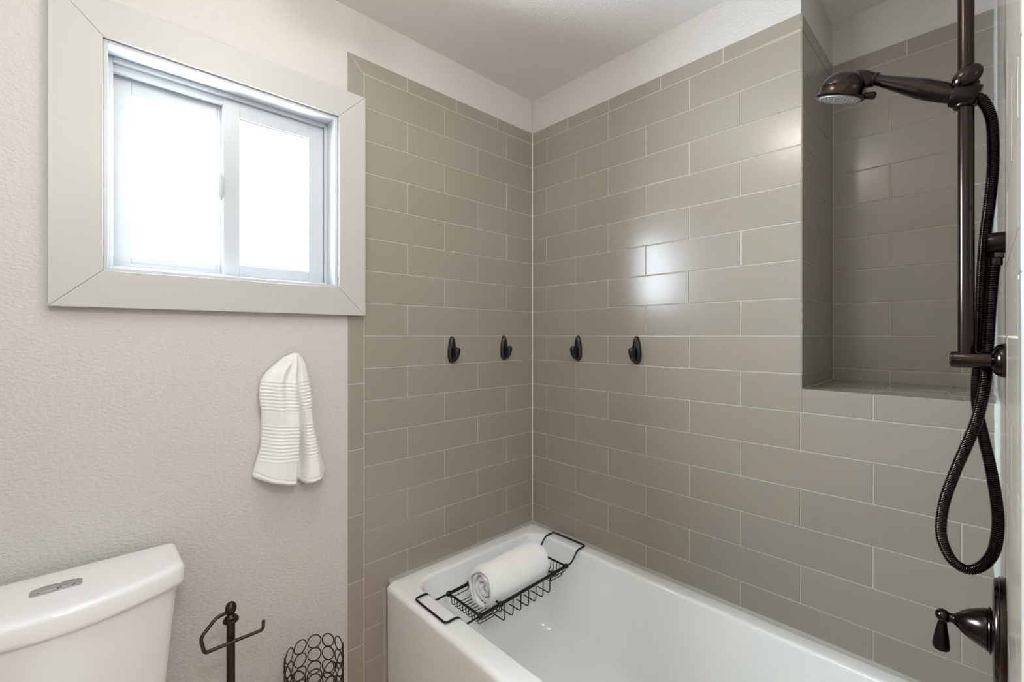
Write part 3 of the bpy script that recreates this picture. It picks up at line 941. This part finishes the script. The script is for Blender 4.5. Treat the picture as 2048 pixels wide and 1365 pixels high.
# push-button plate
bz = LT + 0.0012
def slot(x0, x1, y0, y1, z, r): return rrect(x0, x1, y0, y1, z, r, 5)
bx0, bx1, by0, by1 = TC - 0.0365, TC + 0.0365, -0.1370, -0.1050
g = G().loft([slot(bx0, bx1, by0, by1, bz - 0.002, 0.006), slot(bx0, bx1, by0, by1, bz + 0.001, 0.006), slot(bx0 + 0.002, bx1 - 0.002, by0 + 0.002, by1 - 0.002, bz + 0.0026, 0.005)])
bp_ = g.build('button_plate', 'chrome', lid, 40)
for a, b in ((bx0 + 0.010, TC + 0.004), (TC + 0.0052, bx1 - 0.010)):
    g = G().loft([slot(a, b, by0 + 0.0045, by1 - 0.0045, bz + 0.002, 0.005), slot(a, b, by0 + 0.0045, by1 - 0.0045, bz + 0.0046, 0.005), slot(a + 0.0012, b - 0.0012, by0 + 0.0057, by1 - 0.0057, bz + 0.0055, 0.004)])
    g.build('flush_button', 'chrome', bp_, 40)
# bowl, seat and lid (below the frame)
def ell(cy, rx, ry, z, n=36, p=2.3):
    out = []
    for i in range(n):
        a = 2 * math.pi * i / n
        c, s = math.cos(a), math.sin(a)
        out.append((TC + rx * math.copysign(abs(c) ** (2 / p), c), cy + ry * math.copysign(abs(s) ** (2 / p), s), z))
    return out
g = G().loft([ell(-0.36, 0.115, 0.27, 0.0), ell(-0.36, 0.112, 0.265, 0.03), ell(-0.36, 0.10, 0.235, 0.12), ell(-0.37, 0.125, 0.25, 0.24), ell(-0.385, 0.168, 0.285, 0.35), ell(-0.39, 0.178, 0.30, 0.40), ell(-0.39, 0.176, 0.298, 0.418), ell(-0.40, 0.12, 0.20, 0.418), ell(-0.40, 0.09, 0.15, 0.30), ell(-0.40, 0.03, 0.05, 0.22)])
g.build('bowl', 'china', toi, 60)
g = G().loft([ell(-0.42, 0.178, 0.235, 0.419), ell(-0.42, 0.184, 0.240, 0.428), ell(-0.42, 0.184, 0.240, 0.438), ell(-0.42, 0.176, 0.232, 0.446), ell(-0.42, 0.10, 0.14, 0.449)])
g.build('seat_lid', 'china', toi, 60)

# ------------------------------------------------------------------ toilet paper stand
SX, SY = -1.1675, -0.118
st = empty('toilet_paper_stand', (SX, SY, 0), 'dark bronze freestanding toilet paper stand without a roll, beside the toilet', 'paper stand')
G().lathe((SX, SY, 0), (0, 0, 1), [(0.078, 0), (0.080, 0.004), (0.078, 0.010), (0.060, 0.015), (0.030, 0.020), (0.016, 0.032), (0.010, 0.045)], 40).build('base', 'stand', st, 50)
G().tube([(SX, SY, 0.03), (SX, SY, 0.660)], 0.0090, 18).build('post', 'stand', st, 60)
g = G().lathe((SX, SY, 0.6505), (0, 0, 1), [(0.0100, 0), (0.0150, 0.001), (0.0172, 0.004), (0.0165, 0.0075), (0.0125, 0.0095), (0.0132, 0.0110), (0.0132, 0.0130), (0.0100, 0.0150), (0.0085, 0.0175), (0.0072, 0.0200)], 28)
g.build('collar', 'stand', st, 50)
G().ellipsoid((SX, SY, 0.6835), (0.0122, 0.0122, 0.0160), 24, 16).build('finial', 'stand', st, 60)
ay = SY - 0.019
arm = [(SX, SY, 0.6770), (SX - 0.0300, SY - 0.004, 0.6760), (SX - 0.0635, ay + 0.003, 0.6480), (SX - 0.0560, ay, 0.6120), (SX + 0.0655, ay, 0.6120), (SX + 0.0660, ay, 0.6340)]
G().tube(fillet(arm, [0, 0.009, 0.010, 0.007, 0.008, 0], 6), 0.0039, 12).build('arm', 'stand', st, 60)

# ------------------------------------------------------------------ ring basket
BXC, BYC, BT = -0.972, -0.118, 0.486
rb = empty('ring_basket', (BXC, BYC, 0), 'round dark wire basket made of linked rings, beside the tub', 'basket')
NR_, RR, RAD = 12, 0.0187, 0.0722
me_ring = None
row_n = 13
for r_ in range(row_n):
    for k in range(NR_):
        a = 2 * math.pi * (k + 0.35) / NR_
        if me_ring is None:
            g = G().tube([(0, RR * 0.93 * math.cos(q), RR * 0.985 * math.sin(q)) for q in [2 * math.pi * i / 24 for i in range(24)]], 0.00155, 6, closed=True)
            me_ring = bpy.data.meshes.new('ring'); me_ring.from_pydata(g.v, [], g.f)
            for p in me_ring.polygons: p.use_smooth = True
            me_ring.materials.append(M['black_wire'])
        o = bpy.data.objects.new('ring', me_ring); C.objects.link(o); o.parent = rb
        o.location = (RAD * math.cos(a), RAD * math.sin(a), BT - RR - r_ * 0.0372)
        o.rotation_euler = (0, 0, a)
G().lathe((BXC, BYC, 0.0), (0, 0, 1), [(0.0725, 0), (0.0740, 0.001), (0.0740, 0.0030), (0.0725, 0.004)], 40).build('base_disc', 'black_wire', rb, 40)

# ------------------------------------------------------------------ lamps (above and behind the camera)
def ceiling_lamp(lx, ly, m, label):
    cl = empty('ceiling_lamp', (lx, ly, CEIL), label, 'ceiling lamp', 'ceiling lamps of the bathroom')
    G().lathe((lx, ly, CEIL), (0, 0, -1), [(0.13, 0), (0.13, 0.010), (0.120, 0.018), (0.05, 0.024), (0.0, 0.024)], 40).build('canopy', 'bronze', cl, 40)
    for a in (90, 210, 330):
        dx, dy = 0.075 * math.cos(math.radians(a)), 0.075 * math.sin(math.radians(a))
        p = (lx + dx, ly + dy, CEIL - 0.080)
        G().tube([(p[0], p[1], CEIL - 0.015), (p[0], p[1], CEIL - 0.048)], 0.010, 12).build('socket', 'bronze', cl, 40)
        G().ellipsoid(p, (0.042, 0.042, 0.042), 12, 6).build('globe', m, cl, 60)
ceiling_lamp(-1.08, -0.77, 'globe', 'warm ceiling lamp with three opal globes over the tub side')
ceiling_lamp(-1.40, -1.95, 'globe_v', 'white ceiling lamp with three opal globes over the vanity side')
